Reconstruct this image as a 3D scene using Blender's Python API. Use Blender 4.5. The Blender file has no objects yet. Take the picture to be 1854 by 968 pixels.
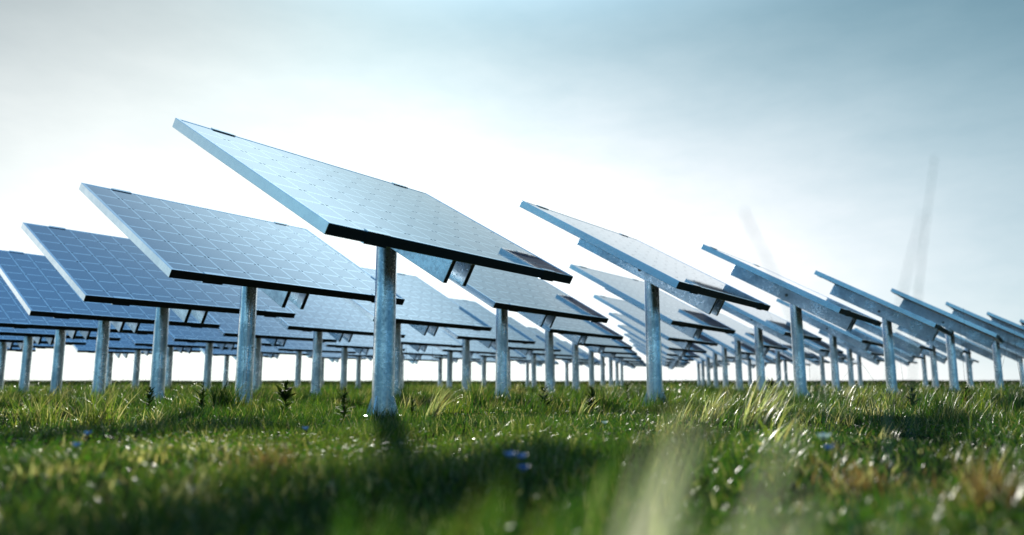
import bpy, bmesh, math, random
import numpy as np
from mathutils import Vector, Matrix

R = math.radians
rng = np.random.default_rng(11)
random.seed(5)
scene = bpy.context.scene
C = scene.collection

# ------------------------------------------------------------------ measures
S = 1.65                      # width of one panel in metres
F_PX, PITCH = 1342.07, R(8.82)
CAM_Z = 0.0955 * S
AZ, TILT = R(35.885), R(30.05)
PW, PL, PT = S, 0.7455 * S, 0.0275 * S
P0 = Vector((-0.3569 * S, 2.1365 * S, 0))
D1 = Vector((-0.6334 * S, 0.6584 * S, 0))
D2 = Vector((0.9503 * S, 0.9206 * S, 0))
HEAD_Z = (0.5223 + 0.0955) * S
PV = 0.0137 * S
P0 = P0 + Vector((-math.cos(AZ), math.sin(AZ), 0)) * PV     # the post stands a little up-slope of the panel's middle
SUN_AZ, SUN_EL = R(-11.0), R(21.0)


def gp(px, py, z=0.0):
    """ground point under a place measured in the photograph (1854 x 968)"""
    x, y = px - 927.0, py - 484.0
    c, s = math.cos(PITCH), math.sin(PITCH)
    d = Vector((x, F_PX * c + y * s, F_PX * s - y * c))
    k = (z - CAM_Z) / d.z
    return Vector((d.x * k, d.y * k, z))


def wp(px, py, dist):
    """world point at a forward distance"""
    x, y = px - 927.0, py - 484.0
    c, s = math.cos(PITCH), math.sin(PITCH)
    d = Vector((x, F_PX * c + y * s, F_PX * s - y * c))
    k = dist / d.y
    return Vector((d.x * k, d.y * k, CAM_Z + d.z * k))


# ------------------------------------------------------------------ tagging
def tag(o, label=None, cat=None, group=None, kind=None):
    if label: o['label'] = label
    if cat: o['category'] = cat
    if group: o['group'] = group
    if kind: o['kind'] = kind
    return o


def link(name, me, mat=None, parent=None):
    o = bpy.data.objects.new(name, me)
    C.objects.link(o)
    if mat is not None and not me.materials:
        for m in (mat if isinstance(mat, (list, tuple)) else [mat]):
            me.materials.append(m)
    if parent is not None:
        o.parent = parent
    return o


def bm_mesh(name, bm):
    me = bpy.data.meshes.new(name)
    bm.to_mesh(me)
    bm.free()
    return me


# ------------------------------------------------------------------ node helper
class NT:
    def __init__(self, tree):
        self.t = tree
        self.n = tree.nodes
        self.l = tree.links

    def new(self, typ, **kw):
        nd = self.n.new(typ)
        for k, v in kw.items():
            setattr(nd, k, v)
        return nd

    def put(self, sock, val):
        if isinstance(val, bpy.types.NodeSocket):
            self.l.new(val, sock)
        elif val is not None:
            sock.default_value = val

    def m(self, op, a, b=None, c=None, clamp=False):
        nd = self.new('ShaderNodeMath', operation=op, use_clamp=clamp)
        self.put(nd.inputs[0], a)
        if b is not None: self.put(nd.inputs[1], b)
        if c is not None: self.put(nd.inputs[2], c)
        return nd.outputs[0]

    def mix(self, f, a, b, blend='MIX'):
        nd = self.new('ShaderNodeMix', data_type='RGBA', blend_type=blend)
        self.put(nd.inputs[0], f)
        self.put(nd.inputs[6], a)
        self.put(nd.inputs[7], b)
        return nd.outputs[2]

    def ramp(self, f, stops):
        nd = self.new('ShaderNodeValToRGB')
        el = nd.color_ramp.elements
        while len(el) > 1: el.remove(el[-1])
        el[0].position = stops[0][0]; el[0].color = stops[0][1]
        for p, col in stops[1:]:
            e = el.new(p); e.color = col
        self.put(nd.inputs[0], f)
        return nd.outputs[0]

    def noise(self, vec, scale, detail=3, rough=0.55, dims='3D'):
        nd = self.new('ShaderNodeTexNoise', noise_dimensions=dims)
        nd.inputs['Scale'].default_value = scale
        nd.inputs['Detail'].default_value = detail
        nd.inputs['Roughness'].default_value = rough
        if vec is not None: self.l.new(vec, nd.inputs['Vector'])
        return nd.outputs['Fac']

    def maprange(self, v, a, b, c, d):
        nd = self.new('ShaderNodeMapRange')
        nd.inputs[1].default_value = a; nd.inputs[2].default_value = b
        nd.inputs[3].default_value = c; nd.inputs[4].default_value = d
        self.put(nd.inputs[0], v)
        return nd.outputs[0]


def new_mat(name):
    m = bpy.data.materials.new(name)
    m.use_nodes = True
    m.node_tree.nodes.clear()
    g = NT(m.node_tree)
    out = g.new('ShaderNodeOutputMaterial')
    return m, g, out


def g1(v):
    return (v, v, v, 1)


# ------------------------------------------------------------------ materials
def mat_metal(name, base, dark, rough=(0.22, 0.5), scale=14, bump=0.05):
    m, g, out = new_mat(name)
    co = g.new('ShaderNodeTexCoord').outputs['Object']
    oi = g.new('ShaderNodeObjectInfo')
    vec = g.new('ShaderNodeVectorMath', operation='ADD')
    g.l.new(co, vec.inputs[0]); g.l.new(oi.outputs['Location'], vec.inputs[1])
    v = vec.outputs[0]
    big = g.noise(v, scale * 0.35, 4, 0.6)
    fine = g.noise(v, scale * 4.5, 5, 0.7)
    vor = g.new('ShaderNodeTexVoronoi')
    vor.inputs['Scale'].default_value = scale * 5
    g.l.new(v, vor.inputs['Vector'])
    sp = g.m('MULTIPLY', vor.outputs['Color'], 1.0)
    f = g.m('ADD', g.m('MULTIPLY', big, 0.75), g.m('MULTIPLY', fine, 0.55))
    f = g.m('ADD', f, g.m('MULTIPLY', sp, 0.12))
    f = g.maprange(f, 0.5, 0.86, 0, 1)
    col = g.mix(f, dark, base)
    b = g.new('ShaderNodeBsdfPrincipled')
    g.l.new(col, b.inputs['Base Color'])
    b.inputs['Metallic'].default_value = 1.0
    g.l.new(g.maprange(f, 0, 1, rough[1], rough[0]), b.inputs['Roughness'])
    bp = g.new('ShaderNodeBump')
    bp.inputs['Strength'].default_value = bump
    bp.inputs['Distance'].default_value = 0.004
    g.l.new(fine, bp.inputs['Height'])
    g.l.new(bp.outputs[0], b.inputs['Normal'])
    g.l.new(b.outputs[0], out.inputs[0])
    return m


M_FRAME = mat_metal('galvanised_frame', (0.90, 0.94, 0.96, 1), (0.68, 0.75, 0.81, 1), (0.16, 0.25), 6, 0.012)
M_RAIL = mat_metal('galvanised_rail', (0.72, 0.80, 0.88, 1), (0.38, 0.46, 0.56, 1), (0.22, 0.42), 12, 0.05)
M_POST = mat_metal('galvanised_post', (0.97, 0.98, 0.99, 1), (0.42, 0.54, 0.62, 1), (0.18, 0.46), 17, 0.10)
M_BOLT = mat_metal('dark_bolt', (0.12, 0.12, 0.13, 1), (0.05, 0.05, 0.05, 1), (0.4, 0.6), 40, 0.02)


def mat_cells():
    m, g, out = new_mat('solar_cells_under_glass')
    co = g.new('ShaderNodeTexCoord').outputs['Object']
    sx = g.new('ShaderNodeSeparateXYZ'); g.l.new(co, sx.inputs[0])
    pitch = 0.0963 * S
    x = g.m('DIVIDE', g.m('ADD', sx.outputs[0], PW / 2 - 0.0985 * S), pitch)
    y = g.m('DIVIDE', g.m('ADD', sx.outputs[1], PL / 2 - 0.0605 * S), pitch)
    # distance to the nearest grid line, 0 on it, 0.5 mid cell
    dx = g.m('PINGPONG', g.m('ADD', x, 20.0), 0.5)
    dy = g.m('PINGPONG', g.m('ADD', y, 20.0), 0.5)
    lx = g.m('LESS_THAN', dx, 0.028)
    ly = g.m('LESS_THAN', dy, 0.040)
    # dark notch where the corners of four cells meet; the upright line runs on through it
    dia = g.m('LESS_THAN', g.m('ADD', g.m('MULTIPLY', dx, 0.42), dy), 0.060)
    dia = g.m('MULTIPLY', dia, g.m('SUBTRACT', 1.0, lx))
    line = g.m('MAXIMUM', lx, g.m('MULTIPLY', ly, g.m('SUBTRACT', 1.0, dia)))
    # busbars: fine pale strips along the cells
    bus = g.m('LESS_THAN', g.m('PINGPONG', g.m('ADD', g.m('MULTIPLY', y, 3.0), 20.5), 0.5), 0.03)
    n1 = g.noise(co, 3.0, 3, 0.5)
    wv = g.new('ShaderNodeTexWhiteNoise', noise_dimensions='2D')
    cb = g.new('ShaderNodeCombineXYZ')
    g.l.new(g.m('FLOOR', x), cb.inputs[0]); g.l.new(g.m('FLOOR', y), cb.inputs[1])
    g.l.new(cb.outputs[0], wv.inputs['Vector'])
    tone = g.m('ADD', g.m('MULTIPLY', wv.outputs['Value'], 0.35), g.m('MULTIPLY', n1, 0.65))
    cell = g.mix(tone, (0.008, 0.036, 0.130, 1), (0.016, 0.056, 0.175, 1))
    cell = g.mix(g.m('MULTIPLY', bus, 0.16), cell, (0.25, 0.35, 0.48, 1))
    col = g.mix(line, cell, (0.88, 0.92, 0.94, 1))
    col = g.mix(dia, col, (0.012, 0.02, 0.04, 1))
    b = g.new('ShaderNodeBsdfPrincipled')
    g.l.new(col, b.inputs['Base Color'])
    b.inputs['Roughness'].default_value = 0.035
    g.l.new(g.m('MULTIPLY', line, 0.5), b.inputs['Metallic'])   # printed silver contact lines
    b.inputs['IOR'].default_value = 2.4
    b.inputs['Coat Weight'].default_value = 1.0
    b.inputs['Coat IOR'].default_value = 1.6
    b.inputs['Coat Roughness'].default_value = 0.04
    g.l.new(g.m('SUBTRACT', 1.0, g.m('MULTIPLY', dia, 0.93)), b.inputs['Specular IOR Level'])
    dust = g.noise(co, 7.0, 5, 0.65)
    g.l.new(g.m('ADD', g.maprange(dust, 0.35, 0.75, 0.025, 0.06), g.m('MULTIPLY', dia, 0.6)), b.inputs['Roughness'])
    g.l.new(g.m('MULTIPLY', g.m('SUBTRACT', 1.0, dia), 1.0), b.inputs['Coat Weight'])
    bp = g.new('ShaderNodeBump')
    bp.inputs['Strength'].default_value = 0.012
    bp.inputs['Distance'].default_value = 0.002
    wav = g.new('ShaderNodeMapping'); wav.inputs['Scale'].default_value = (2.0, 5.0, 2.0)
    g.l.new(co, wav.inputs['Vector'])
    g.l.new(g.noise(wav.outputs[0], 1.0, 3, 0.5), bp.inputs['Height'])
    g.l.new(bp.outputs[0], b.inputs['Normal'])
    g.l.new(b.outputs[0], out.inputs[0])
    return m


M_CELL = mat_cells()


def mat_plain(name, col, rough=0.6, spec=0.3, var=0.25, scale=12):
    m, g, out = new_mat(name)
    co = g.new('ShaderNodeTexCoord').outputs['Object']
    n = g.noise(co, scale, 4, 0.6)
    a = tuple(c * (1 - var) for c in col[:3]) + (1,)
    c2 = tuple(min(1, c * (1 + var)) for c in col[:3]) + (1,)
    b = g.new('ShaderNodeBsdfPrincipled')
    g.l.new(g.mix(n, a, c2), b.inputs['Base Color'])
    b.inputs['Roughness'].default_value = rough
    b.inputs['Specular IOR Level'].default_value = spec
    g.l.new(b.outputs[0], out.inputs[0])
    return m


M_END_SHADE = mat_plain('painted_end_shade', (0.020, 0.020, 0.0205), 0.55, 0.3, 0.15)  # near-black colour stands in for shade on the metal end faces
M_BACK = mat_plain('panel_back_sheet', (0.10, 0.11, 0.12), 0.5, 0.3)


def mat_leaf(name, transl=0.5, rough=0.38, spec=0.5, tint=(1, 1, 1), tr=(1.25, 1.35, 0.7, 1)):
    """thin plant matter, coloured by the per-face colour of the blade it belongs to"""
    m, g, out = new_mat(name)
    at = g.new('ShaderNodeAttribute', attribute_name='col')
    co = g.new('ShaderNodeTexCoord').outputs['Object']
    n = g.noise(co, 60, 2, 0.5)
    col = g.mix(g.maprange(n, 0.3, 0.7, 0, 1), at.outputs['Color'],
                g.mix(1.0, at.outputs['Color'], (0.72 * tint[0], 0.76 * tint[1], 0.7 * tint[2], 1), 'MULTIPLY'))
    b = g.new('ShaderNodeBsdfPrincipled')
    g.l.new(col, b.inputs['Base Color'])
    b.inputs['Roughness'].default_value = rough
    b.inputs['Specular IOR Level'].default_value = spec
    t = g.new('ShaderNodeBsdfTranslucent')
    g.l.new(g.mix(1.0, col, tr, 'MULTIPLY'), t.inputs[0])
    mx = g.new('ShaderNodeMixShader')
    mx.inputs[0].default_value = transl
    g.l.new(b.outputs[0], mx.inputs[1]); g.l.new(t.outputs[0], mx.inputs[2])
    g.l.new(mx.outputs[0], out.inputs[0])
    return m


M_GRASS = mat_leaf('grass_blades', 0.55, 0.33, 0.5)
M_HAY = mat_leaf('dry_blades', 0.42, 0.5, 0.3, tr=(1.12, 1.12, 0.85, 1))
M_CLOVER = mat_leaf('clover_leaves', 0.45, 0.55, 0.12)
M_WEED = mat_leaf('weed_leaves', 0.28, 0.7, 0.03)
M_PETAL = mat_leaf('petals', 0.35, 0.5, 0.3)


def mat_ground():
    m, g, out = new_mat('meadow_soil')
    co = g.new('ShaderNodeTexCoord').outputs['Object']
    n = g.noise(co, 0.9, 6, 0.6)
    n2 = g.noise(co, 30, 4, 0.6)
    col = g.ramp(n, [(0.3, (0.010, 0.018, 0.006, 1)), (0.55, (0.015, 0.026, 0.008, 1)), (0.75, (0.024, 0.024, 0.010, 1))])
    col = g.mix(g.m('MULTIPLY', n2, 0.5), col, (0.018, 0.014, 0.009, 1))
    b = g.new('ShaderNodeBsdfPrincipled')
    g.l.new(col, b.inputs['Base Color'])
    b.inputs['Roughness'].default_value = 0.95
    b.inputs['Specular IOR Level'].default_value = 0.0
    bp = g.new('ShaderNodeBump'); bp.inputs['Strength'].default_value = 0.6; bp.inputs['Distance'].default_value = 0.02
    g.l.new(n2, bp.inputs['Height']); g.l.new(bp.outputs[0], b.inputs['Normal'])
    g.l.new(b.outputs[0], out.inputs[0])
    return m


M_GROUND = mat_ground()

# ------------------------------------------------------------------ ground
_px = rng.uniform(0, 6.28, 12)


def gz(x, y):
    """height of the meadow"""
    x = np.asarray(x, float); y = np.asarray(y, float)
    r = np.hypot(x, y)
    z = 0.010 * np.sin(2.1 * x + _px[0]) * np.sin(1.7 * y + _px[1])
    z = z + 0.007 * np.sin(4.3 * x + 1.1 * y + _px[2]) + 0.006 * np.sin(-2.2 * x + 5.1 * y + _px[3])
    z = z * np.clip(r / 1.2, 0.2, 1)
    far = np.clip((r - 34) / 20, 0, 1)
    rise = far * far * (3 - 2 * far)
    z = z + rise * (0.20 + 0.02 * np.sin(0.11 * x + 1) + 0.012 * np.sin(0.37 * x))
    back = np.clip((r - 57) / 30, 0, 1)
    return z - back * 1.2


def build_ground():
    rr = np.concatenate([[0.05], np.geomspace(0.2, 300, 110)])
    na = 180
    verts, faces = [], []
    an = np.linspace(0, 2 * np.pi, na, endpoint=False)
    for r in rr:
        xs, ys = r * np.sin(an), r * np.cos(an)
        zs = gz(xs, ys)
        verts += list(zip(xs, ys, zs))
    for i in range(len(rr) - 1):
        for j in range(na):
            a, b = i * na + j, i * na + (j + 1) % na
            faces.append((a, b, b + na, a + na))
    faces.append(tuple(range(na - 1, -1, -1)))
    me = bpy.data.meshes.new('ground')
    me.from_pydata(verts, [], faces)
    for p in me.polygons: p.use_smooth = True
    o = link('ground', me, M_GROUND)
    tag(o, kind='structure')


build_ground()


# ------------------------------------------------------------------ ribbons (grass blades, leaves)
class Ribbons:
    """collects tapering curved ribbons in numpy arrays and makes ONE mesh of them"""

    def __init__(self):
        self.v, self.f, self.c = [], [], []
        self.n = 0

    def add(self, base, h, w, lean, az, curl, col, seg=3, twist=None, wprof=None):
        base = np.asarray(base, float).reshape(-1, 3)
        k = len(base)
        h, w, lean, az, curl = [np.broadcast_to(np.asarray(a, float), (k,)) for a in (h, w, lean, az, curl)]
        col = np.broadcast_to(np.asarray(col, float), (k, 3))
        tw = np.broadcast_to(np.asarray(twist if twist is not None else rng.uniform(0, np.pi, k), float), (k,))
        side = np.stack([np.cos(tw), np.sin(tw), np.zeros(k)], 1)
        d = np.stack([np.sin(az), np.cos(az)], 1)
        pos = base.copy()
        rows = []
        if wprof is None:
            wprof = [1.0 - (i / seg) ** 1.6 for i in range(seg + 1)]
        for i in range(seg + 1):
            ww = (w * wprof[i] * 0.5)[:, None]
            if i == seg and wprof[i] < 0.02:
                rows.append([pos.copy()])
            else:
                rows.append([pos - side * ww, pos + side * ww])
            ang = lean + curl * (i + 0.5) / seg
            st = h / seg
            pos = pos + np.stack([d[:, 0] * np.sin(ang) * st, d[:, 1] * np.sin(ang) * st, np.cos(ang) * st], 1)
        per = sum(len(r) for r in rows)
        allv = np.stack([a for r in rows for a in r], 1).reshape(-1, 3)
        o = self.n + np.arange(k)[:, None] * per
        for i in range(seg):
            a = 2 * i
            if len(rows[i + 1]) == 2:
                q = np.concatenate([o + a, o + a + 1, o + a + 3, o + a + 2], 1)
            else:
                q = np.concatenate([o + a, o + a + 1, o + a + 2, np.full((k, 1), -1)], 1)
            self.f.append(q); self.c.append(col)
        self.v.append(allv); self.n += k * per

    def mesh(self, name):
        v = np.concatenate(self.v); f = np.concatenate(self.f); c = np.concatenate(self.c)
        tri = f[:, 3] < 0
        cnt = np.where(tri, 3, 4)
        order = f.reshape(-1); order = order[order >= 0]
        me = bpy.data.meshes.new(name)
        me.vertices.add(len(v)); me.vertices.foreach_set('co', v.astype(np.float32).reshape(-1))
        me.loops.add(len(order)); me.loops.foreach_set('vertex_index', order.astype(np.int32))
        me.polygons.add(len(f))
        st = np.concatenate([[0], np.cumsum(cnt)[:-1]])
        me.polygons.foreach_set('loop_start', st.astype(np.int32))
        me.polygons.foreach_set('use_smooth', np.ones(len(f), bool))
        me.update(calc_edges=True)
        at = me.attributes.new('col', 'FLOAT_COLOR', 'FACE')
        at.data.foreach_set('color', np.concatenate([c, np.ones((len(c), 1))], 1).astype(np.float32).reshape(-1))
        return me


def vnoise(x, y, f, seed):
    r = np.random.default_rng(seed)
    s = 0
    for i in range(5):
        a = r.uniform(0, 2 * np.pi); k = f * r.uniform(0.6, 1.7)
        s = s + np.sin(k * (x * np.cos(a) + y * np.sin(a)) + r.uniform(0, 6.28))
    return 0.5 + s / 10 * 1.35


GREEN = np.array([(0.034, 0.088, 0.012), (0.054, 0.114, 0.015), (0.020, 0.060, 0.011), (0.080, 0.118, 0.018)])
STRAW = np.array([(0.34, 0.29, 0.16), (0.26, 0.21, 0.10), (0.40, 0.36, 0.24)])
RUST = np.array([(0.17, 0.095, 0.045), (0.21, 0.13, 0.07), (0.15, 0.095, 0.045)])

DRY = [(gp(485, 850), 0.10), (gp(1565, 865), 0.11), (gp(1790, 900), 0.12), (gp(850, 735), 0.35), (gp(60, 750), 0.3), (gp(1230, 800), 0.10)]


def pick(pal, k):
    return pal[rng.integers(0, len(pal), k)] * rng.uniform(0.75, 1.25, (k, 1))


def scatter(r0, r1, a, k, power=1.0):
    p = 1.45
    r = (rng.random(k) * (r1 ** p - r0 ** p) + r0 ** p) ** (1 / p)
    t = rng.uniform(-a, a, k)
    return r * np.sin(t), r * np.cos(t), r


WEEDS = [(268, 748), (365, 748), (515, 752), (622, 762), (745, 765), (985, 742), (1072, 745), (1136, 738), (1400, 728), (1655, 752), (1752, 745)]


def lawn():
    R_ = Ribbons()
    #        r0   r1   half-angle  count  hmin hmax  wmin wmax
    zones = [(0.15, 1.2, R(75), 46000, 0.016, 0.046, 0.0016, 0.0034),
             (1.2, 2.6, R(52), 60000, 0.016, 0.052, 0.0015, 0.0032),
             (2.6, 5.0, R(46), 100000, 0.018, 0.056, 0.0020, 0.0040),
             (5.0, 9.0, R(44), 80000, 0.030, 0.110, 0.0032, 0.0060),
             (9.0, 22., R(43), 70000, 0.050, 0.150, 0.007, 0.013),
             (22., 34., R(43), 22000, 0.050, 0.110, 0.018, 0.036),
             (34., 62., R(43), 40000, 0.040, 0.080, 0.030, 0.060)]
    for r0, r1, a, k, h0, h1, w0, w1 in zones:
        x, y, r = scatter(r0, r1, a, k, 0.62)
        hn = vnoise(x, y, 3.2, 3); hn2 = vnoise(x, y, 9.0, 9)
        keep = rng.random(k) < np.clip(0.12 + 1.15 * hn2, 0.12, 1)
        x, y, r, hn, hn2 = x[keep], y[keep], r[keep], hn[keep], hn2[keep]; k = len(x)
        h = (h0 + (h1 - h0) * rng.random(k)) * (0.35 + 0.95 * np.clip(hn, 0, 1)) * (0.55 + 0.8 * np.clip(hn2, 0, 1))
        tall = rng.random(k) < 0.035
        h = np.where(tall & (r > 1.2), h * 1.8, h)
        col = pick(GREEN, k)
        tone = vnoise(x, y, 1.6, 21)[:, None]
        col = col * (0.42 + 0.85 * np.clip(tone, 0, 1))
        yl = np.clip(vnoise(x, y, 2.4, 33) - 0.55, 0, 1)[:, None]
        col = col * (1 - yl) + yl * np.array([0.12, 0.13, 0.025])
        st = rng.random(k) < 0.07 + 0.10 * np.clip(vnoise(x, y, 4.0, 41) - 0.4, 0, 1)
        col = np.where(st[:, None], pick(STRAW, k), col)
        for (c, rad) in DRY:
            dd = np.exp(-(((x - c.x) / rad) ** 2 + ((y - c.y) / (rad * 1.3)) ** 2))
            m = rng.random(k) < 0.36 * dd
            col = np.where(m[:, None], pick(RUST if rad < 0.2 else STRAW * 0.8, k), col)
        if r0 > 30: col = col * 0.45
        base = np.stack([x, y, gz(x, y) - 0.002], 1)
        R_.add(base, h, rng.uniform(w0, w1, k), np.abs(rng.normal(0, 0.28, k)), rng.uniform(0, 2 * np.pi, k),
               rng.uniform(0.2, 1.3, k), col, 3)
    # rougher clumps of longer blades all over the meadow
    nc = 1300
    cx, cy, cr = scatter(1.1, 16, R(46), nc)
    for X_, Y_, r in zip(cx, cy, cr):
        k = int(rng.integers(14, 40))
        hc = rng.uniform(0.06, 0.19) if r > 3.6 else rng.uniform(0.05, 0.13) if r > 2.2 else rng.uniform(0.03, 0.075)
        x = X_ + rng.normal(0, 0.022 + 0.004 * r, k); y = Y_ + rng.normal(0, 0.022 + 0.004 * r, k)
        u = rng.random()
        pal = GREEN * rng.uniform(0.7, 1.35) if u < 0.62 else (GREEN * 0.5 + np.array([0.10, 0.10, 0.02]) if u < 0.84 else STRAW * rng.uniform(0.8, 1.2))
        R_.add(np.stack([x, y, gz(x, y) - 0.002], 1), hc * rng.uniform(0.4, 1.1, k), (0.0020 + 0.00045 * r) * rng.uniform(0.6, 1.3, k),
               np.abs(rng.normal(0, 0.25, k)), rng.normal(rng.uniform(0.6, 2.6), 1.1, k), rng.uniform(0.2, 1.2, k), pick(pal, k), 3)
    # grass left standing round the posts and the weeds
    spots = [(P0 + D1 * i + D2 * j, 0.085, 55, (0.06, 0.15)) for i in range(9) for j in range(10)]
    spots += [(gp(px, py + 4), 0.05, 30, (0.05, 0.11)) for px, py in WEEDS]
    for c, rad, k, (ha, hb) in spots:
        if c.y < 0.5 or c.y > 16: continue
        t = rng.uniform(0, 6.28, k); q = rad * rng.uniform(0.75, 1.5, k)
        x = c.x + q * np.sin(t); y = c.y + q * np.cos(t)
        R_.add(np.stack([x, y, gz(x, y) - 0.002], 1), rng.uniform(ha, hb, k) * rng.uniform(0.5, 1.0, k), rng.uniform(0.003, 0.006, k),
               np.abs(rng.normal(0, 0.25, k)), rng.uniform(0, 6.28, k), rng.uniform(0.2, 1.0, k), pick(GREEN, k), 3)
    o = link('grass', R_.mesh('grass'), M_GRASS)
    tag(o, 'short green meadow grass covering the whole ground', 'grass', kind='stuff')


lawn()


PALEPATCH = [(gp(1290, 800), 0.16, 0.5), (gp(1400, 822), 0.10, 0.4), (gp(1570, 862), 0.09, 0.45), (gp(870, 800), 0.10, 0.3), (gp(300, 880), 0.16, 0.4), (gp(540, 885), 0.10, 0.3)]


def leaf_carpet():
    """clover-like leaflets low between the blades"""
    R_ = Ribbons()
    for (r0, r1, a, k, s) in ((0.5, 1.3, R(50), 7000, 0.008), (1.3, 3.4, R(42), 15000, 0.009)):
        x, y, r = scatter(r0, r1, a, k, 0.7)
        n = vnoise(x, y, 3.0, 77)
        keep = rng.random(k) < np.clip((n - 0.42) * 3.0, 0.03, 1)
        x, y = x[keep], y[keep]; k = len(x)
        z = gz(x, y) + rng.uniform(0.004, 0.026, k)
        col = pick(GREEN, k) * np.array([0.9, 1.1, 1.0])
        pr = np.full(k, 0.03)
        for c, rad, am in PALEPATCH:
            pr = pr + am * np.exp(-(((x - c.x) / rad) ** 2 + ((y - c.y) / (rad * 1.5)) ** 2))
        pale = rng.random(k) < pr
        col = np.where(pale[:, None], pick(STRAW, k) * 1.25, col)
        R_.add(np.stack([x, y, z], 1), rng.uniform(0.8, 1.7, k) * s, rng.uniform(0.5, 1.0, k) * s,
               rng.uniform(0.5, 1.6, k), rng.uniform(0, 6.28, k), rng.uniform(-0.3, 0.6, k), col, 3,
               wprof=[0.25, 1.0, 0.8, 0.0])
    o = link('clover', R_.mesh('clover'), M_CLOVER)
    tag(o, 'low clover leaves and pale leaf bits between the grass blades', 'clover', kind='stuff')


leaf_carpet()


def hedgerow():
    """far-off dark hedge line closing the horizon"""
    R_ = Ribbons()
    k = 9000
    t = rng.uniform(-R(60), R(60), k); r = 262 + rng.uniform(-3, 3, k)
    x, y = r * np.sin(t), r * np.cos(t)
    top = 0.55 + 0.30 * vnoise(x, y, 0.12, 5) + 0.2 * rng.random(k)
    R_.add(np.stack([x, y, np.full(k, -1.3)], 1), 1.3 + top, rng.uniform(0.8, 1.6, k), np.abs(rng.normal(0, 0.08, k)), rng.uniform(0, 6.28, k),
           0.1, np.array([(0.012, 0.020, 0.010)]) * rng.uniform(0.7, 1.3, (k, 1)), 3, wprof=[0.9, 1.0, 0.9, 0.5])
    tag(link('hedgerow', R_.mesh('hedgerow'), M_WEED), 'dark far-off hedge line along the horizon', 'hedge', kind='stuff')


hedgerow()


# ------------------------------------------------------------------ plants that stand out
def colattr(me, col):
    at = me.attributes.new('col', 'FLOAT_COLOR', 'FACE')
    at.data.foreach_set('color', np.tile(np.array(list(col) + [1.0], np.float32), len(me.polygons)))


def put_on_ground(o, p):
    o.location = (p.x, p.y, float(gz(p.x, p.y)))


def tuft(pos, h, n, pal, label, lean_az=None, spread=0.03, wide=0.0028, straw=0.2, leanmax=0.5, cat='grass tuft', name='grass_tuft', group='taller grass tufts in the meadow', seg=5, curl=(0.2, 1.0)):
    n = int(n * 1.7); wide *= 1.5; h *= 1.28
    r = Ribbons()
    bx = rng.normal(0, spread * 0.5, n); by = rng.normal(0, spread * 0.5, n)
    hh = h * rng.uniform(0.45, 1.05, n)
    az = rng.uniform(0, 6.28, n) if lean_az is None else rng.normal(lean_az, 0.55, n)
    col = pick(np.array(pal), n)
    s = rng.random(n) < straw
    col = np.where(s[:, None], pick(STRAW, n), col)
    r.add(np.stack([bx, by, np.full(n, -0.004)], 1), hh, rng.uniform(0.6, 1.3, n) * wide,
          np.abs(rng.normal(0, leanmax * 0.5, n)) + (0.12 if lean_az is not None else 0), az,
          rng.uniform(curl[0], curl[1], n), col, seg)
    o = link(name, r.mesh(name), M_GRASS)
    put_on_ground(o, pos)
    tag(o, label, cat, group)
    return o


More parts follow.
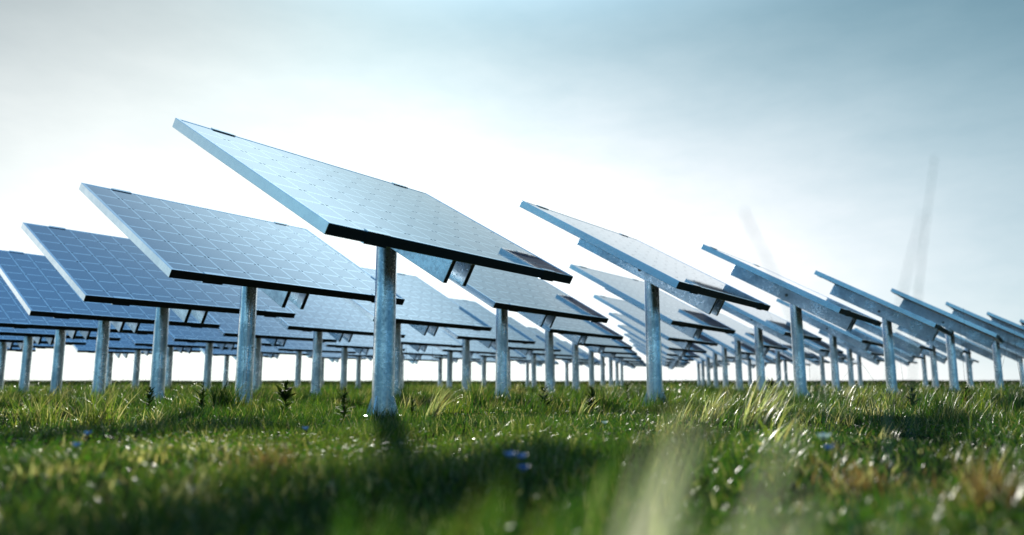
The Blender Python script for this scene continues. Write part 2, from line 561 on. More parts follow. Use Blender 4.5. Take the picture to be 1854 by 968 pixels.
G = list(map(tuple, GREEN)); PALE = [(0.38, 0.40, 0.24), (0.30, 0.34, 0.16), (0.46, 0.46, 0.32)]
YG = [(0.14, 0.18, 0.03), (0.10, 0.16, 0.026)]
PI = math.pi
RT = PI / 2
tufts = [
    # px, py, height, n, palette, label, lean, spread, width, straw
    (70, 770, 0.13, 90, YG, 'yellow-green grass tuft with straw base at the far left edge', None, 0.07, 0.0026, 0.35),
    (175, 772, 0.15, 110, YG, 'bushy yellow-green grass tuft right of the leftmost tuft, straw coloured below', None, 0.07, 0.0026, 0.3),
    (408, 748, 0.17, 120, G, 'tall green grass tuft at the foot of the second post from the large panel', None, 0.07, 0.003, 0.12),
    (128, 728, 0.14, 60, G, 'small green tuft beside the blurred posts at far left', None, 0.06, 0.003, 0.15),
    (640, 742, 0.12, 60, G, 'green tuft just left of the thickest post', None, 0.06, 0.003, 0.15),
    (782, 758, 0.17, 46, PALE, 'pale feathery tuft leaning right beside the thickest post', RT, 0.03, 0.0024, 0.5),
    (862, 738, 0.17, 100, G, 'wide fanning green tuft between the thickest post and the middle posts', None, 0.07, 0.003, 0.15),
    (1100, 738, 0.18, 90, G, 'dark green tuft left of the right-hand corner post', None, 0.08, 0.003, 0.1),
    (1285, 768, 0.14, 60, PALE, 'pale straw tuft with rusty base just right of the right-hand corner post', RT, 0.05, 0.0026, 0.55),
    (1365, 778, 0.17, 85, PALE, 'largest pale tuft, its blades all blown to the right', RT, 0.05, 0.0028, 0.5),
    (1560, 738, 0.16, 80, YG, 'yellow-green tuft in front of the blurred right-hand posts', RT, 0.08, 0.003, 0.35),
    (1622, 748, 0.15, 80, YG, 'upright tuft with golden base beside the dark weed on the right', None, 0.06, 0.003, 0.4),
    (1520, 728, 0.15, 60, PALE, 'small pale tuft behind the dark shadow on the right', RT, 0.07, 0.003, 0.4),
    (1712, 758, 0.11, 50, G, 'short green tuft on the shadow edge at right', None, 0.05, 0.0026, 0.1),
    (1800, 732, 0.17, 90, G, 'broad green tuft near the right picture edge', None, 0.09, 0.0032, 0.15),
    (1850, 740, 0.15, 60, G, 'green tuft cut off by the right picture edge', None, 0.07, 0.003, 0.1),
    (485, 862, 0.055, 60, list(map(tuple, RUST)), 'rusty brown dry tuft left of centre in the near meadow', None, 0.04, 0.0022, 0.2),
    (1565, 885, 0.050, 60, list(map(tuple, RUST)), 'reddish dry tuft among clover in the near right meadow', None, 0.04, 0.0022, 0.35),
    (1795, 930, 0.075, 70, list(map(tuple, RUST)), 'large brown dry tuft in the near right corner', None, 0.03, 0.0024, 0.25),
    (1425, 815, 0.11, 9, PALE, 'few stiff pale blades standing left of the pale blue flower', RT, 0.05, 0.004, 0.5),
    (1395, 805, 0.10, 5, YG, 'upright broad green blades left of the stiff pale blades', None, 0.02, 0.005, 0.0),
    (1055, 760, 0.10, 8, PALE, 'few curved pale blades behind the near blurred grass', RT, 0.03, 0.004, 0.6),
    (1232, 768, 0.11, 7, PALE, 'thin pair of bright curved blades right of the right-hand corner post', RT, 0.02, 0.003, 0.5),
    (690, 760, 0.07, 40, G, 'short grass growing up round the foot of the thickest post', None, 0.07, 0.0024, 0.15),
]
for px, py, h, n, pal, lab, lean, sp, wd, st in tufts:
    tuft(gp(px, py), h, n, pal, lab, lean, sp, wd, st)


def near_clump(pos, blades, label, mat=M_GRASS, seg=8):
    """big blades just in front of the lens; blades: (dx, dy, height, width, lean, azimuth, curl, colour)"""
    r = Ribbons()
    for (dx, dy, h, w, le, az, cu, col, tw) in blades:
        r.add([(dx, dy, -0.003)], h, w, le, az, cu, [col], seg, twist=[tw])
    o = link('grass_tuft', r.mesh('near_grass'), mat)
    put_on_ground(o, pos)
    tag(o, label, 'grass tuft', 'out of focus grass right in front of the camera')
    return o


def rb(n, sx, sy, h, w, le, az, col, cu=(0.1, 0.6)):
    out = []
    for _ in range(n):
        c = np.array(random.choice(col)) * random.uniform(0.8, 1.2)
        out.append((random.uniform(-sx, sx), random.uniform(-sy, sy), random.uniform(*h), random.uniform(*w), abs(random.gauss(le, 0.12)),
                    random.gauss(az, 0.35), random.uniform(*cu), tuple(c), random.uniform(-0.5, 0.5)))
    return out


HAY = [(0.56, 0.55, 0.48), (0.48, 0.50, 0.38), (0.30, 0.37, 0.20)]
near_clump(Vector((-0.030, 0.30, 0)), rb(60, 0.050, 0.05, (0.09, 0.135), (0.006, 0.010), 0.12, RT, G + YG, (0.05, 0.4)),
           'blurred dark green grass tuft at the bottom centre of the picture')
near_clump(Vector((0.006, 0.22, 0)), rb(15, 0.010, 0.02, (0.13, 0.168), (0.008, 0.012), 0.34, RT, HAY, (0.05, 0.3)),
           'blurred pale blades leaning right at the bottom centre of the picture', M_HAY)
near_clump(Vector((0.046, 0.21, 0)), rb(36, 0.032, 0.02, (0.115, 0.146), (0.009, 0.013), 0.58, RT, HAY, (0.05, 0.3)),
           'blurred whitish grass swept right, right of the bottom centre', M_HAY)
near_clump(Vector((0.030, 0.23, 0)), rb(34, 0.034, 0.02, (0.10, 0.15), (0.004, 0.008), 0.40, RT, G, (0.05, 0.4)),
           'blurred dark green blades between the pale ones at the bottom centre')
near_clump(Vector((0.22, 0.48, 0)), rb(90, 0.14, 0.06, (0.04, 0.085), (0.004, 0.006), 0.2, RT, G + YG),
           'blurred low green grass along the bottom right of the picture')
near_clump(Vector((-0.25, 0.55, 0)), rb(70, 0.13, 0.06, (0.03, 0.06), (0.004, 0.006), 0.25, RT, G),
           'blurred low green grass along the bottom left of the picture')
near_clump(Vector((0.050, 0.42, 0)), rb(20, 0.022, 0.04, (0.12, 0.165), (0.005, 0.008), 0.12, RT, G + PALE[:1], (0.05, 0.4)),
           'blurred tall green grass in front of the middle posts')


def tube_mesh(bm, pts, rad, n=6):
    rings = []
    for i, p in enumerate(pts):
        p = Vector(p)
        a = Vector(pts[min(i + 1, len(pts) - 1)]) - Vector(pts[max(i - 1, 0)])
        q = a.to_track_quat('Z', 'Y')
        rings.append([bm.verts.new(p + q @ Vector((math.cos(2 * PI * k / n) * rad[i], math.sin(2 * PI * k / n) * rad[i], 0))) for k in range(n)])
    for i in range(len(rings) - 1):
        for k in range(n):
            bm.faces.new((rings[i][k], rings[i][(k + 1) % n], rings[i + 1][(k + 1) % n], rings[i + 1][k]))
    bm.faces.new(rings[0][::-1]); bm.faces.new(rings[-1])


def stalk(base, tip, bend, rad, label, col=(0.07, 0.075, 0.03), head=0.0, headlen=0.25):
    """one flowering grass stalk: a thin curved stem with a seed head"""
    root = bpy.data.objects.new('grass_stalk', None)
    C.objects.link(root)
    z0 = float(gz(base.x, base.y))
    root.location = (base.x, base.y, z0)
    tag(root, label, 'grass stalk', 'thin grass stalks rising above the meadow')
    T = tip - Vector((base.x, base.y, z0))
    pts = []
    for i in range(10):
        t = i / 9
        pts.append(Vector((T.x * t, T.y * t, T.z * t)) + Vector(bend) * math.sin(PI * t) * 1.0)
    bm = bmesh.new()
    tube_mesh(bm, pts, [rad * (1 - 0.65 * i / 9) for i in range(10)])
    me = bm_mesh('stalk_stem', bm); colattr(me, col)
    link('stem', me, M_WEED, root)
    if head > 0:
        k = 26
        r = Ribbons()
        n0 = 1 - headlen
        for q in range(k):
            t = n0 + headlen * q / k
            p = Vector((T.x * t, T.y * t, T.z * t)) + Vector(bend) * math.sin(PI * t)
            r.add([tuple(p)], head * 2.4, head * 0.9, random.uniform(0.15, 0.6), random.uniform(0, 6.28), 0.0,
                  [tuple(np.array(col) * random.uniform(1.1, 1.8))], 3, wprof=[0.3, 1.0, 0.7, 0.0])
        link('seed_head', r.mesh('seed_head'), M_WEED, root)
    return root


# three tall ones near the lens
stalk(Vector((0.350, 0.68, 0)), wp(1693, 282, 0.70), (-0.010, 0, 0), 0.0008, 'tallest blurred grass stalk, standing before the blue sky at right', (0.07, 0.15, 0.19), 0.0019, 0.50)
stalk(Vector((0.300, 0.60, 0)), wp(1670, 385, 0.60), (-0.020, 0, 0), 0.0010, 'fainter blurred stalk curving just left of the tallest one', (0.12, 0.21, 0.26), 0.0012, 0.4)
stalk(Vector((0.255, 0.56, 0)), wp(1345, 380, 0.58), (0.016, 0, 0), 0.0013, 'faint blurred stalk leaning left across the third right-hand panel', (0.12, 0.19, 0.22), 0.0016, 0.35)
# base px, tip px, distance, bend
ST = [
    ((1428, 720), (1394, 569), 0.05, 'thin dark stalk leaning left beside the third right-hand post'),
    ((1757, 730), (1744, 556), 0.0, 'long straight dark stalk rising before the fifth right-hand panel'),
    ((1750, 728), (1738, 588), 0.0, 'shorter dark stalk just left of the long straight one'),
    ((1790, 730), (1826, 610), 0.02, 'dark stalk leaning right near the right picture edge'),
    ((1862, 735), (1836, 596), -0.02, 'dark stalk leaning left at the right picture edge'),
    ((1600, 730), (1562, 660), 0.02, 'low bent stalk left of the fourth right-hand post'),
    ((1510, 725), (1550, 655), -0.03, 'low stalk arching right between right-hand posts'),
    ((1640, 726), (1628, 636), 0.0, 'short stalk standing just right of the fourth right-hand post'),
    ((1468, 728), (1464, 618), 0.0, 'upright dark stalk right of the third right-hand post'),
    ((1310, 722), (1302, 660), 0.0, 'short stalk amid the far posts right of the right-hand corner post'),
    ((1060, 735), (1086, 640), 0.02, 'thin stalk leaning right among the middle posts'),
    ((1020, 735), (998, 620), 0.02, 'thin stalk leaning left among the middle posts'),
    ((742, 740), (735, 622), 0.0, 'thin stalk against white sky right of the thickest post'),
    ((781, 735), (783, 622), 0.0, 'dark upright stalk two stalks right of the thickest post'),
    ((768, 740), (762, 648), 0.0, 'short stalk between two taller ones right of the thickest post'),
    ((446, 745), (470, 555), -0.03, 'long curved stalk crossing the second post from the large panel'),
    ((432, 740), (440, 590), 0.02, 'thin stalk lying against the second post from the large panel'),
    ((330, 730), (306, 640), 0.02, 'thin stalk leaning left between the left-hand posts'),
    ((322, 728), (345, 632), -0.01, 'thin stalk leaning right between the left-hand posts'),
    ((212, 735), (168, 672), 0.03, 'bent stalk arching over the foot of the fourth left-hand post'),
    ((285, 735), (240, 650), 0.02, 'stalk leaning left from the third left-hand post'),
    ((610, 730), (560, 690), 0.02, 'low bent stalk left of the thickest post'),
    ((1215, 735), (1210, 655), 0.0, 'thin stalk close behind the right-hand corner post'),
]
for (b, t, bend, lab) in ST:
    B = gp(*b)
    stalk(B, wp(t[0], t[1], B.y), (bend, 0, 0), 0.0014, lab, (0.030, 0.036, 0.016), 0.0016, 0.22)


def weed(pos, h, label, leafcol, wide=0.5):
    """upright weed with whorls of drooping leaves, widest below"""
    root = bpy.data.objects.new('weed', None); C.objects.link(root)
    put_on_ground(root, pos)
    tag(root, label, 'weed', 'dark leafy weeds in the meadow')
    bm = bmesh.new()
    tube_mesh(bm, [(0, 0, -0.005), (0.002, 0, h * 0.4), (-0.001, 0.001, h * 0.75), (0.001, 0, h)], [0.0022, 0.0019, 0.0014, 0.0008])
    me = bm_mesh('weed_stem', bm); colattr(me, (0.03, 0.03, 0.014)); link('stem', me, M_WEED, root)
    r = Ribbons()
    tiers = random.randint(11, 16)
    a0 = random.uniform(0, 6.28)
    for i in range(tiers):
        t = 0.12 + 0.88 * (i / (tiers - 1)) ** 0.9
        L = h * wide * (0.45 + 0.75 * t - 1.05 * t * t + 0.22) * random.uniform(0.7, 1.25)
        k = random.choice((2, 3, 4, 4))
        a0 += random.uniform(1.0, 2.1)
        az = a0 + np.arange(k) * 2 * PI / k + rng.normal(0, 0.3, k)
        base = np.stack([np.zeros(k), np.zeros(k), h * t + rng.normal(0, 0.004, k)], 1)
        c = pick(np.array([leafcol]), k)
        r.add(base, L * rng.uniform(0.6, 1.2, k), L * rng.uniform(0.18, 0.28), rng.uniform(0.45, 1.2, k), az, rng.uniform(0.2, 1.2, k), c, 5,
              twist=-az + rng.normal(0, 0.3, k), wprof=[0.15, 0.7, 1.0, 0.8, 0.4, 0.0])
    link('leaves', r.mesh('weed_leaves'), M_WEED, root)


DK = (0.034, 0.062, 0.018)
for px, py, ty, lab, wd in [
    (268, 748, 690, 'dark leafy weed in front of the third left-hand post', 0.55),
    (365, 748, 688, 'dark leafy weed midway between the second and third left-hand posts', 0.6),
    (515, 752, 692, 'broad dark weed right of the second post from the large panel', 0.8),
    (622, 762, 680, 'tallest dark weed, left of the thickest post', 0.55),
    (745, 765, 703, 'dark weed with whorled leaves just right of the thickest post', 0.42),
    (985, 742, 690, 'dark weed at the foot of the middle posts', 0.7),
    (1072, 745, 692, 'dark weed with spreading leaves behind the blurred grass', 0.65),
    (1136, 738, 686, 'slim weed just left of the right-hand corner post', 0.4),
    (1400, 728, 682, 'dark bushy weed left of the third right-hand post', 0.7),
    (1655, 752, 692, 'dark weed beside the golden-based tuft on the right', 0.55),
    (1752, 745, 700, 'dark weed near the right picture edge', 0.7),
]:
    p = gp(px, py)
    weed(p, wp(px, ty, p.y).z * random.uniform(0.78, 1.0), lab, tuple(np.array(DK) * random.uniform(0.6, 1.2)), wd * random.uniform(0.8, 1.25))


def flower(px, py, z, label, col=(0.06, 0.14, 0.62), size=0.011, npet=5):
    """small open flower on a thin stem"""
    p = gp(px, py, z)
    root = bpy.data.objects.new('flower', None); C.objects.link(root)
    z0 = float(gz(p.x, p.y)); root.location = (p.x, p.y, z0)
    tag(root, label, 'flower', 'small blue meadow flowers')
    hz = max(0.012, p.z - z0)
    bm = bmesh.new()
    tube_mesh(bm, [(0.006, 0.004, -0.003), (0.003, 0.002, hz * 0.5), (0, 0, hz)], [0.0009, 0.0008, 0.0007])
    me = bm_mesh('flower_stem', bm); colattr(me, (0.05, 0.10, 0.025)); link('stem', me, M_WEED, root)
    az = np.arange(npet) * 2 * PI / npet + 0.3
    for a in az:
        r = Ribbons()
        # cupped bloom tipped a little towards the south
        r.add([(0, 0, hz)], size * 1.25, size * 1.05, 0.42, a, 0.8, [col], 4, twist=[-a], wprof=[0.25, 0.8, 1.0, 0.85, 0.25])
        link('petal', r.mesh('petal'), M_PETAL, root)
    bm = bmesh.new()
    bmesh.ops.create_icosphere(bm, subdivisions=2, radius=size * 0.2, matrix=Matrix.Translation((0, 0, hz + size * 0.1)))
    me = bm_mesh('flower_eye', bm); colattr(me, (0.5, 0.45, 0.2)); link('flower_eye', me, M_PETAL, root)


for f in [
    (158, 788, 0.050, 'upper blue flower of the pair in the dark shade at left'),
    (138, 810, 0.042, 'lower blue flower of the pair in the dark shade at left'),
    (553, 779, 0.045, 'single blue flower left of the thickest post'),
    (923, 829, 0.050, 'left blue flower of the pair behind the blurred grass'),
    (944, 832, 0.045, 'right blue flower of the pair behind the blurred grass'),
    (948, 853, 0.030, 'lowest small blue flower below the middle pair'),
    (1095, 768, 0.040, 'pale blue flower left of the right-hand corner post'),
    (1500, 815, 0.045, 'deep blue flower just below the pale one on the right'),
    (1492, 797, 0.055, 'pale whitish-blue flower on the edge of the right-hand shadow'),
]:
    pale = 'pale' in f[3] and 'below the pale' not in f[3]
    flower(f[0], f[1], f[2], f[3], (0.42, 0.52, 0.80) if pale else (0.07, 0.16, 0.60), 0.015 if 'whitish' in f[3] else 0.0105)


def dry_leaf_or_glint(px, py, L, az, label):
    p = gp(px, py, 0.02)
    r = Ribbons()
    r.add([(0, 0, 0)], L, L * 0.42, 1.15, az, 0.7, [(0.62, 0.58, 0.50)], 5, twist=[-az], wprof=[0.1, 0.7, 1.0, 0.85, 0.5, 0.0])  # pale colour also paints the glints of the near blurred leaves
    o = link('dry_leaf_or_glint', r.mesh('dry_leaf_or_glint'), M_GRASS)
    o.location = (p.x, p.y, float(gz(p.x, p.y)) + 0.022)
    tag(o, label, 'dry leaf', 'pale dry leaves and blurred leaf glints in the grass')


for px, py, L, az, lab in [
    (690, 797, 0.028, 1.2, 'largest bright dry leaf below the thickest post'),
    (666, 803, 0.020, 1.3, 'dry leaf just left of the largest bright one'),
    (722, 796, 0.018, 1.1, 'dry leaf just right of the largest bright one'),
    (97, 884, 0.012, 0.6, 'blurred leaf glint at the bottom left corner'),
    (14, 882, 0.013, 1.9, 'blurred leaf glint at the left picture edge'),
    (200, 888, 0.016, 1.0, 'leftmost blurred leaf glint in the row across the near meadow'),
    (240, 884, 0.014, 2.0, 'second blurred leaf glint in the row across the near meadow'),
    (342, 888, 0.016, 0.8, 'third blurred leaf glint in the row across the near meadow'),
    (384, 862, 0.014, 1.4, 'leaf glint above the row of blurred glints'),
    (268, 826, 0.014, 1.7, 'small pale leaf on the shade edge at left'),
    (290, 892, 0.013, 0.4, 'small blurred leaf glint between the second and third of the near row'),
    (358, 868, 0.013, 2.2, 'small blurred leaf glint just above the third of the near row'),
    (402, 890, 0.012, 1.0, 'rightmost blurred leaf glint in the row across the near meadow'),
    (346, 906, 0.012, 1.6, 'blurred leaf glint just below the third of the near row'),
    (592, 872, 0.012, 0.9, 'blurred leaf glint in the shade below centre left'),
    (856, 790, 0.015, 1.0, 'pale leaf in the bright grass right of the thickest post'),
    (880, 812, 0.014, 1.8, 'pale leaf beside the blurred middle grass'),
    (455, 838, 0.012, 1.2, 'pale leaf on the rusty tuft left of centre'),
    (1375, 820, 0.018, 1.2, 'pale leaf in the clover below the largest pale tuft'),
    (1352, 762, 0.015, 1.5, 'curled pale leaf in the base of the largest pale tuft'),
]:
    dry_leaf_or_glint(px, py, L, az, lab)


# ------------------------------------------------------------------ solar panels
def box(bm, x0, x1, y0, y1, z0, z1):
    v = [bm.verts.new(p) for p in ((x0, y0, z0), (x1, y0, z0), (x1, y1, z0), (x0, y1, z0), (x0, y0, z1), (x1, y0, z1), (x1, y1, z1), (x0, y1, z1))]
    for f in ((3, 2, 1, 0), (4, 5, 6, 7), (0, 1, 5, 4), (1, 2, 6, 5), (2, 3, 7, 6), (3, 0, 4, 7)):
        bm.faces.new([v[i] for i in f])


def bevel(bm, w, seg=1):
    bmesh.ops.bevel(bm, geom=[e for e in bm.edges], offset=w, segments=seg, affect='EDGES', clamp_overlap=True)


def frame_mesh():
    bm = bmesh.new()
    X, Y, lip = PW / 2, PL / 2, 0.0105 * S
    o = [(-X, -Y), (X, -Y), (X, Y), (-X, Y)]
    i_ = [(-X + lip, -Y + lip), (X - lip, -Y + lip), (X - lip, Y - lip), (-X + lip, Y - lip)]
    ot = [bm.verts.new((a, b, 0)) for a, b in o]; ob = [bm.verts.new((a, b, -PT)) for a, b in o]
    it = [bm.verts.new((a, b, 0)) for a, b in i_]; ib = [bm.verts.new((a, b, -PT)) for a, b in i_]
    for k in range(4):
        n = (k + 1) % 4
        bm.faces.new((ot[k], ot[n], it[n], it[k]))
        bm.faces.new((ob[n], ob[k], ib[k], ib[n]))
        bm.faces.new((ob[k], ob[n], ot[n], ot[k]))
        bm.faces.new((it[k], it[n], ib[n], ib[k]))
    bevel(bm, 0.0016)
    bm.normal_update()
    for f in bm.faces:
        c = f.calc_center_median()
        if abs(f.normal.y) > 0.9 and abs(c.y) > Y - 0.002: f.material_index = 1  # low and high end faces get the painted shade
    return bm_mesh('panel_frame', bm)


def slab_mesh(name, x, y, z0, z1):
    bm = bmesh.new(); box(bm, -x, x, -y, y, z0, z1)
    return bm_mesh(name, bm)


def clamp_mesh():
    bm = bmesh.new()
    L, e = 0.035 * S, 0.0019 * S
    box(bm, -L, L, -0.0045 * S, 0.0115 * S, 0.0006, e)               # lip over the frame
    box(bm, -L, L, -0.0045 * S, -0.0006, -PT - e, 0.0006 - 0.0003)    # outer plate
    box(bm, -L, L, -0.0006 + 0.0003, 0.012 * S, -PT - e, -PT - 0.0006)  # lip under the frame
    bm.normal_update()
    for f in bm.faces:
        if f.normal.y < -0.9 and f.calc_center_median().y < 0: f.material_index = 1  # outer plate face coloured dark as if in shade
    return bm_mesh('clamp', bm)


def rail_mesh():
    bm = bmesh.new()
    box(bm, 0, 0.0152 * S, -0.456 * PL, 0.462 * PL, -0.0755 * S, 0)
    bevel(bm, 0.0018)
    bm.normal_update()
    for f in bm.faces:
        if abs(f.normal.y) > 0.9: f.material_index = 1  # rail ends take the same painted shade
    return bm_mesh('rail', bm)


def bolt_mesh():
    bm = bmesh.new()
    bmesh.ops.create_cone(bm, segments=6, radius1=0.0095, radius2=0.0085, depth=0.010, cap_ends=True)
    bmesh.ops.create_cone(bm, segments=16, radius1=0.014, radius2=0.014, depth=0.003, cap_ends=True, matrix=Matrix.Translation((0, 0, -0.0062)))
    bmesh.ops.rotate(bm, verts=bm.verts, cent=(0, 0, 0), matrix=Matrix.Rotation(R(-90), 3, 'Y'))
    return bm_mesh('bolt', bm)


def post_mesh():
    bm = bmesh.new()
    n = 40
    top = HEAD_Z - PT / math.cos(TILT) - 0.012
    zs = [(-0.15, 0.0525), (0.0, 0.0525), (0.35, 0.0513), (0.7, 0.0500), (top - 0.05, 0.0490)]
    rings = []
    for z, r in zs:
        rings.append([bm.verts.new((math.cos(2 * PI * k / n) * r, math.sin(2 * PI * k / n) * r, z)) for k in range(n)])
    # the head of the post is cut along the slope of the panel
    rings.append([bm.verts.new((math.cos(2 * PI * k / n) * 0.049, math.sin(2 * PI * k / n) * 0.049,
                                top + math.tan(TILT) * (math.sin(2 * PI * k / n) * 0.049) + math.tan(TILT) * PV)) for k in range(n)])
    for i in range(len(rings) - 1):
        for k in range(n):
            f = bm.faces.new((rings[i][k], rings[i][(k + 1) % n], rings[i + 1][(k + 1) % n], rings[i + 1][k])); f.smooth = True
    bm.faces.new(rings[-1])
    return bm_mesh('post', bm)


def flange_mesh():
    bm = bmesh.new()
    bmesh.ops.create_cone(bm, segments=40, radius1=0.090, radius2=0.090, depth=0.010, cap_ends=True, matrix=Matrix.Translation((0, 0, 0.001)))
    return bm_mesh('base_plate', bm)


def gusset_mesh(a):
    bm = bmesh.new()
    prof = [(0.050, 0.006), (0.086, 0.006), (0.086, 0.014), (0.058, 0.092), (0.050, 0.098)]
    A = [bm.verts.new((x, -0.004, z)) for x, z in prof]; B = [bm.verts.new((x, 0.004, z)) for x, z in prof]
    bm.faces.new(A); bm.faces.new(B[::-1])
    for k in range(len(prof)):
        n = (k + 1) % len(prof)
        bm.faces.new((A[n], A[k], B[k], B[n]))
    bmesh.ops.rotate(bm, verts=bm.verts, cent=(0, 0, 0), matrix=Matrix.Rotation(a, 3, 'Z'))
    return bm_mesh('gusset', bm)


g_ = 0.0405 * S
MH = Matrix.Translation((0, -PV, HEAD_Z)) @ Matrix.Rotation(TILT, 4, 'X')
ME = dict(
    frame=frame_mesh(),
    glass=slab_mesh('glass', PW / 2 - 0.0105 * S - 0.0004, PL / 2 - 0.0105 * S - 0.0004, -0.008, -0.0016),
    back=slab_mesh('back_sheet', PW / 2 - 0.0105 * S - 0.0006, PL / 2 - 0.0105 * S - 0.0006, -PT + 0.010, -0.0095),
    clamp=clamp_mesh(), rail=rail_mesh(), bolt=bolt_mesh(), post=post_mesh(), flange=flange_mesh(),
    gus=[gusset_mesh(R(a)) for a in (15, 105, 195, 285)])


def make_panel():
    root = bpy.data.objects.new('solar_panel', None); C.objects.link(root)
    fr = link('frame', ME['frame'], (M_FRAME, M_END_SHADE), root); fr.matrix_local = MH
    for sx in (-1, 1):
        for sy in (-1, 1):
            c = link('clamp', ME['clamp'], (M_FRAME, M_END_SHADE), fr)
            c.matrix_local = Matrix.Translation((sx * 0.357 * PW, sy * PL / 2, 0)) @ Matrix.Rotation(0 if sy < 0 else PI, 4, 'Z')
    gl = link('cell_glass', ME['glass'], M_CELL, root); gl.matrix_local = MH
    bk = link('back_sheet', ME['back'], M_BACK, root); bk.matrix_local = MH
    for x in (-g_, g_):
        rl = link('rail', ME['rail'], (M_RAIL, M_END_SHADE), root); rl.matrix_local = MH @ Matrix.Translation((x, 0, -PT - 0.0004))
        b = link('bolt', ME['bolt'], M_BOLT, rl)
        b.matrix_local = Matrix.Translation((-0.005 if x < 0 else 0.0152 * S + 0.005, 0.02, -0.045 * S)) @ (Matrix.Identity(4) if x < 0 else Matrix.Rotation(PI, 4, 'Z'))
    po = link('post', ME['post'], M_POST, root)
    link('base_plate', ME['flange'], M_POST, po)
    for gme in ME['gus']: link('gusset', gme, M_POST, po)
    return root


def copy_tree(o, parent=None):
    c = o.copy(); C.objects.link(c)
    if parent is not None:
        c.parent = parent
        c.matrix_parent_inverse = o.matrix_parent_inverse.copy()
    for ch in list(o.children): copy_tree(ch, c)
    return c


ORD = ['first', 'second', 'third', 'fourth', 'fifth', 'sixth', 'seventh', 'eighth', 'ninth', 'tenth', 'eleventh']


def visible(p):
    c, s = math.cos(PITCH), math.sin(PITCH)
    ok = False
    for dx in (-0.55, 0.55):
        for dy in (-0.55, 0.55):
            for z in (0.0, 0.75, 1.25):
                q = Vector((p.x + dx * S, p.y + dy * S, z - CAM_Z))
                dep = q.y * c + q.z * s
                x = 927 + F_PX * q.x / dep
                if -30 < x < 1884: ok = True
    return ok


proto = make_panel()
bpy.context.view_layer.update()
first = True
for j in range(10):
    for i in range(9):
        p = P0 + D1 * i + D2 * j
        if not visible(p): continue
        if first:
            o = proto; first = False
        else:
            o = copy_tree(proto)
        o.location = (p.x, p.y, float(gz(p.x, p.y)) if (i + j) > 2 else 0.0)
        o.location.z = 0.0
        jt = 0.0 if (i + j) < 2 else 1.0
        o.rotation_euler = (R(random.uniform(-0.35, 0.35)) * jt, R(random.uniform(-0.3, 0.3)) * jt, PI / 2 - AZ + R(random.uniform(-0.5, 0.5)) * jt)
        if (i, j) == (0, 0): lab = 'largest nearest solar panel, its glass almost white with reflected sky'
        elif (i, j) == (1, 0): lab = 'blue gridded solar panel directly left behind the largest one'
        elif (i, j) == (0, 1): lab = 'solar panel seen nearly edge-on, directly right of the largest one'
        elif j == 0: lab = 'blue gridded solar panel, %s in the front left line counted from the largest' % ORD[i]
        elif i == 0: lab = 'solar panel showing its blue side rail, %s in the right-hand line counted from the largest' % ORD[j]
        else: lab = 'solar panel on a round post, %s from the right in the %s row back' % (ORD[i], ORD[j])
        tag(o, lab, 'solar panel', 'solar panels standing in rows on the meadow')

# ------------------------------------------------------------------ sky and sun
world = bpy.data.worlds.new('World'); scene.world = world
world.use_nodes = True
wt = world.node_tree; wt.nodes.clear()
g = NT(wt)
wo = g.new('ShaderNodeOutputWorld'); bg = g.new('ShaderNodeBackground')
STR = 0.05
bg.inputs['Strength'].default_value = STR
sky = g.new('ShaderNodeTexSky', sky_type='NISHITA')
sky.sun_disc = False
sky.sun_elevation = SUN_EL
sky.sun_rotation = SUN_AZ
sky.air_density = 1.0; sky.dust_density = 1.0; sky.ozone_density = 2.0
tc = g.new('ShaderNodeTexCoord').outputs['Generated']
sp = g.new('ShaderNodeSeparateXYZ'); g.l.new(tc, sp.inputs[0])
DEG = 180 / PI
az = g.m('MULTIPLY', g.m('ARCTAN2', sp.outputs[0], sp.outputs[1]), DEG)
el = g.m('MULTIPLY', g.m('ARCSINE', sp.outputs[2]), DEG)
elp = g.m('MAXIMUM', el, 0.0)
# drifting thin cloud: stretch the direction so that streaks lie level
mp = g.new('ShaderNodeMapping'); mp.inputs['Scale'].default_value = (2.2, 2.2, 6.0); mp.inputs['Location'].default_value = (3.1, 0.4, 0.0)
mp.inputs['Rotation'].default_value = (0.0, R(14), 0.0)
g.l.new(tc, mp.inputs['Vector'])
cl = g.noise(mp.outputs[0], 1.0, 5, 0.5)


def gauss(v, c, s):
    d = g.m('DIVIDE', g.m('SUBTRACT', v, c), s)
    return g.m('EXPONENT', g.m('MULTIPLY', g.m('MULTIPLY', d, d), -1.0))


def sum_(*a):
    r = a[0]
    for b in a[1:]: r = g.m('ADD', r, b)
    return r


# hazy bright veil of cloud low over the horizon, wider to the left of the sun than to the right
left = g.m('LESS_THAN', az, -14.0)
sa = g.m('ADD', g.m('ADD', 58.0, g.m('MULTIPLY', left, -21.0)), g.m('MULTIPLY', g.m('EXPONENT', g.m('MULTIPLY', elp, -0.1)), 20.0))
dz = g.m('DIVIDE', g.m('SUBTRACT', az, -14.0), sa)
veil = g.m('EXPONENT', g.m('MULTIPLY', g.m('MULTIPLY', dz, dz), -1.0))
elc = g.m('EXPONENT', g.m('MULTIPLY', g.m('POWER', g.m('DIVIDE', elp, 30.0), 2.6), -1.0))
veil = g.m('MULTIPLY', g.m('MULTIPLY', veil, elc), 1.32)
# bright sky band added above the picture for the panel glass to mirror
glow = g.m('MULTIPLY', g.m('MULTIPLY', gauss(az, -4.0, 36.0), gauss(el, 34.4, g.m('ADD', 5.0, g.m('MULTIPLY', g.m('GREATER_THAN', el, 35.0), 2.0)))), 1.10)
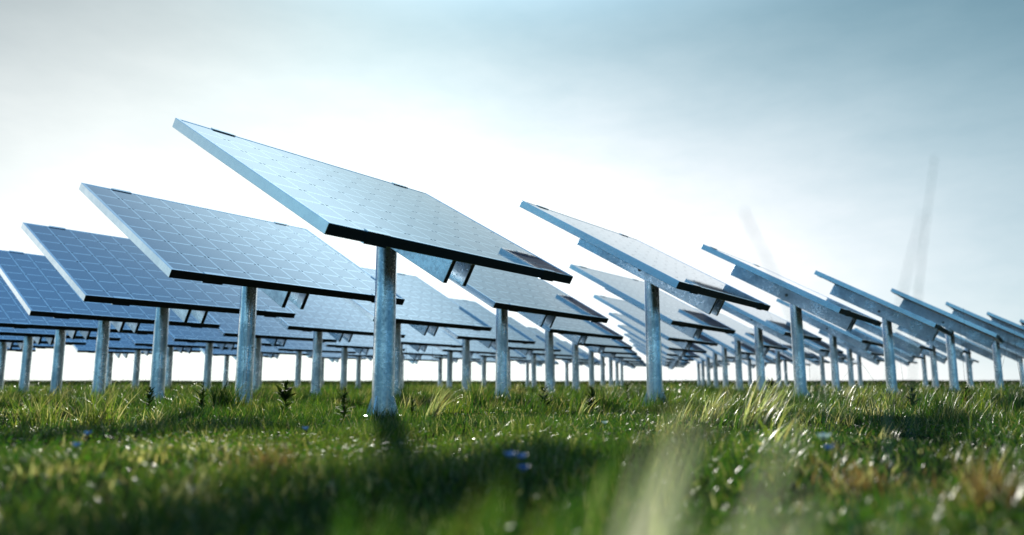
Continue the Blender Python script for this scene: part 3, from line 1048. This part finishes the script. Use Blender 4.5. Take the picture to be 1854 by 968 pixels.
# bright cloud bank further left
bank = g.m('MULTIPLY', g.m('MULTIPLY', gauss(az, -68.0, 15.0), gauss(el, 10.0, 26.0)), 0.85)
cyan = g.m('MULTIPLY', gauss(az, -97.0, 15.0), gauss(el, 8.0, 26.0))
W = sum_(veil, bank)
W = g.m('MULTIPLY', W, g.m('MULTIPLY', g.maprange(cl, 0.3, 0.7, 0.955, 1.06), g.maprange(g.noise(mp.outputs[0], 4.5, 6, 0.62), 0.3, 0.7, 0.965, 1.035)))
lp = g.new('ShaderNodeCombineXYZ')
EXPO = 0.8
K = 1.0 / STR / 2 ** EXPO      # the picture is exposed brighter, see view_settings.exposure
Wc = g.m('MINIMUM', W, 1.0)
zen = g.new('ShaderNodeMapRange', interpolation_type='SMOOTHSTEP')
zen.inputs[1].default_value = 33.0; zen.inputs[2].default_value = 52.0
g.l.new(el, zen.inputs[0]); zen = zen.outputs[0]
beh = g.new('ShaderNodeMapRange', interpolation_type='SMOOTHSTEP')
beh.inputs[1].default_value = 50.0; beh.inputs[2].default_value = 125.0
g.l.new(g.m('ABSOLUTE', az), beh.inputs[0]); beh = beh.outputs[0]
rear = g.m('MULTIPLY', gauss(g.m('SUBTRACT', 180.0, g.m('ABSOLUTE', az)), 0.0, 36.0), gauss(elp, 0.0, 16.0))
lf = g.new('ShaderNodeMapRange', interpolation_type='SMOOTHSTEP')
lf.inputs[1].default_value = 8.0; lf.inputs[2].default_value = -28.0
lf.inputs[3].default_value = 1.0; lf.inputs[4].default_value = 0.22
g.l.new(az, lf.inputs[0]); lf = lf.outputs[0]     # greyer cloud on the left, bluer air on the right
for k_, (pw, wc, zc, bc, gc, cc, rc) in enumerate(((0.70, 1.0, 0.15, 0.075, 0.68, 0.20, 0.22), (0.17, 1.0, 0.37, 0.235, 0.91, 0.38, 0.36), (0.0, 1.0, 0.72, 0.43, 1.08, 0.46, 0.38))):
    ch = g.m('MULTIPLY', g.m('MULTIPLY', W, g.m('POWER', Wc, g.m('MULTIPLY', lf, pw))), wc)
    ch = sum_(ch, g.m('MULTIPLY', cyan, cc), g.m('MULTIPLY', rear, rc), g.m('MULTIPLY', glow, gc), g.m('MULTIPLY', zen, zc), g.m('MULTIPLY', g.m('MULTIPLY', beh, g.m('SUBTRACT', 1.0, zen)), bc))
    if k_ == 2: ch = g.m('MULTIPLY', ch, g.maprange(lf, 0.22, 1.0, 0.95, 1.0))
    g.l.new(g.m('MULTIPLY', ch, K), lp.inputs[k_])
skc = g.mix(1.0, sky.outputs[0], (0.029, 0.098, 0.138, 1), 'MULTIPLY')
ad = g.new('ShaderNodeVectorMath', operation='ADD')
g.l.new(skc, ad.inputs[0]); g.l.new(lp.outputs[0], ad.inputs[1])
g.l.new(ad.outputs[0], bg.inputs['Color'])
g.l.new(bg.outputs[0], wo.inputs[0])

sl = bpy.data.lights.new('sun', 'SUN'); sl.energy = 5.0; sl.angle = R(2.5); sl.color = (1.0, 0.95, 0.86)
so = bpy.data.objects.new('sun', sl); C.objects.link(so)
sd = Vector((math.sin(SUN_AZ) * math.cos(SUN_EL), math.cos(SUN_AZ) * math.cos(SUN_EL), math.sin(SUN_EL)))
so.rotation_euler = sd.to_track_quat('Z', 'Y').to_euler()
so.location = sd * 50

# ------------------------------------------------------------------ camera
cam = bpy.data.cameras.new('camera')
cam.sensor_width = 36; cam.lens = F_PX / 1854 * 36
cam.clip_start = 0.02; cam.clip_end = 2000
cam.dof.use_dof = True; cam.dof.focus_distance = 3.55
cam.dof.aperture_fstop = cam.lens / 14.0
cam.dof.aperture_blades = 0
co = bpy.data.objects.new('camera', cam); C.objects.link(co)
co.location = (0, 0, CAM_Z); co.rotation_euler = (PI / 2 + PITCH, 0, 0)
scene.camera = co

scene.render.engine = 'CYCLES'
scene.view_settings.view_transform = 'Standard'
scene.view_settings.look = 'None'
scene.view_settings.exposure = EXPO
scene.view_settings.gamma = 1.0
scene.view_settings.use_curve_mapping = False
scene.cycles.use_denoising = True
scene.cycles.max_bounces = 8
scene.cycles.transparent_max_bounces = 4
scene.cycles.sample_clamp_indirect = 6.0
scene.render.film_transparent = False
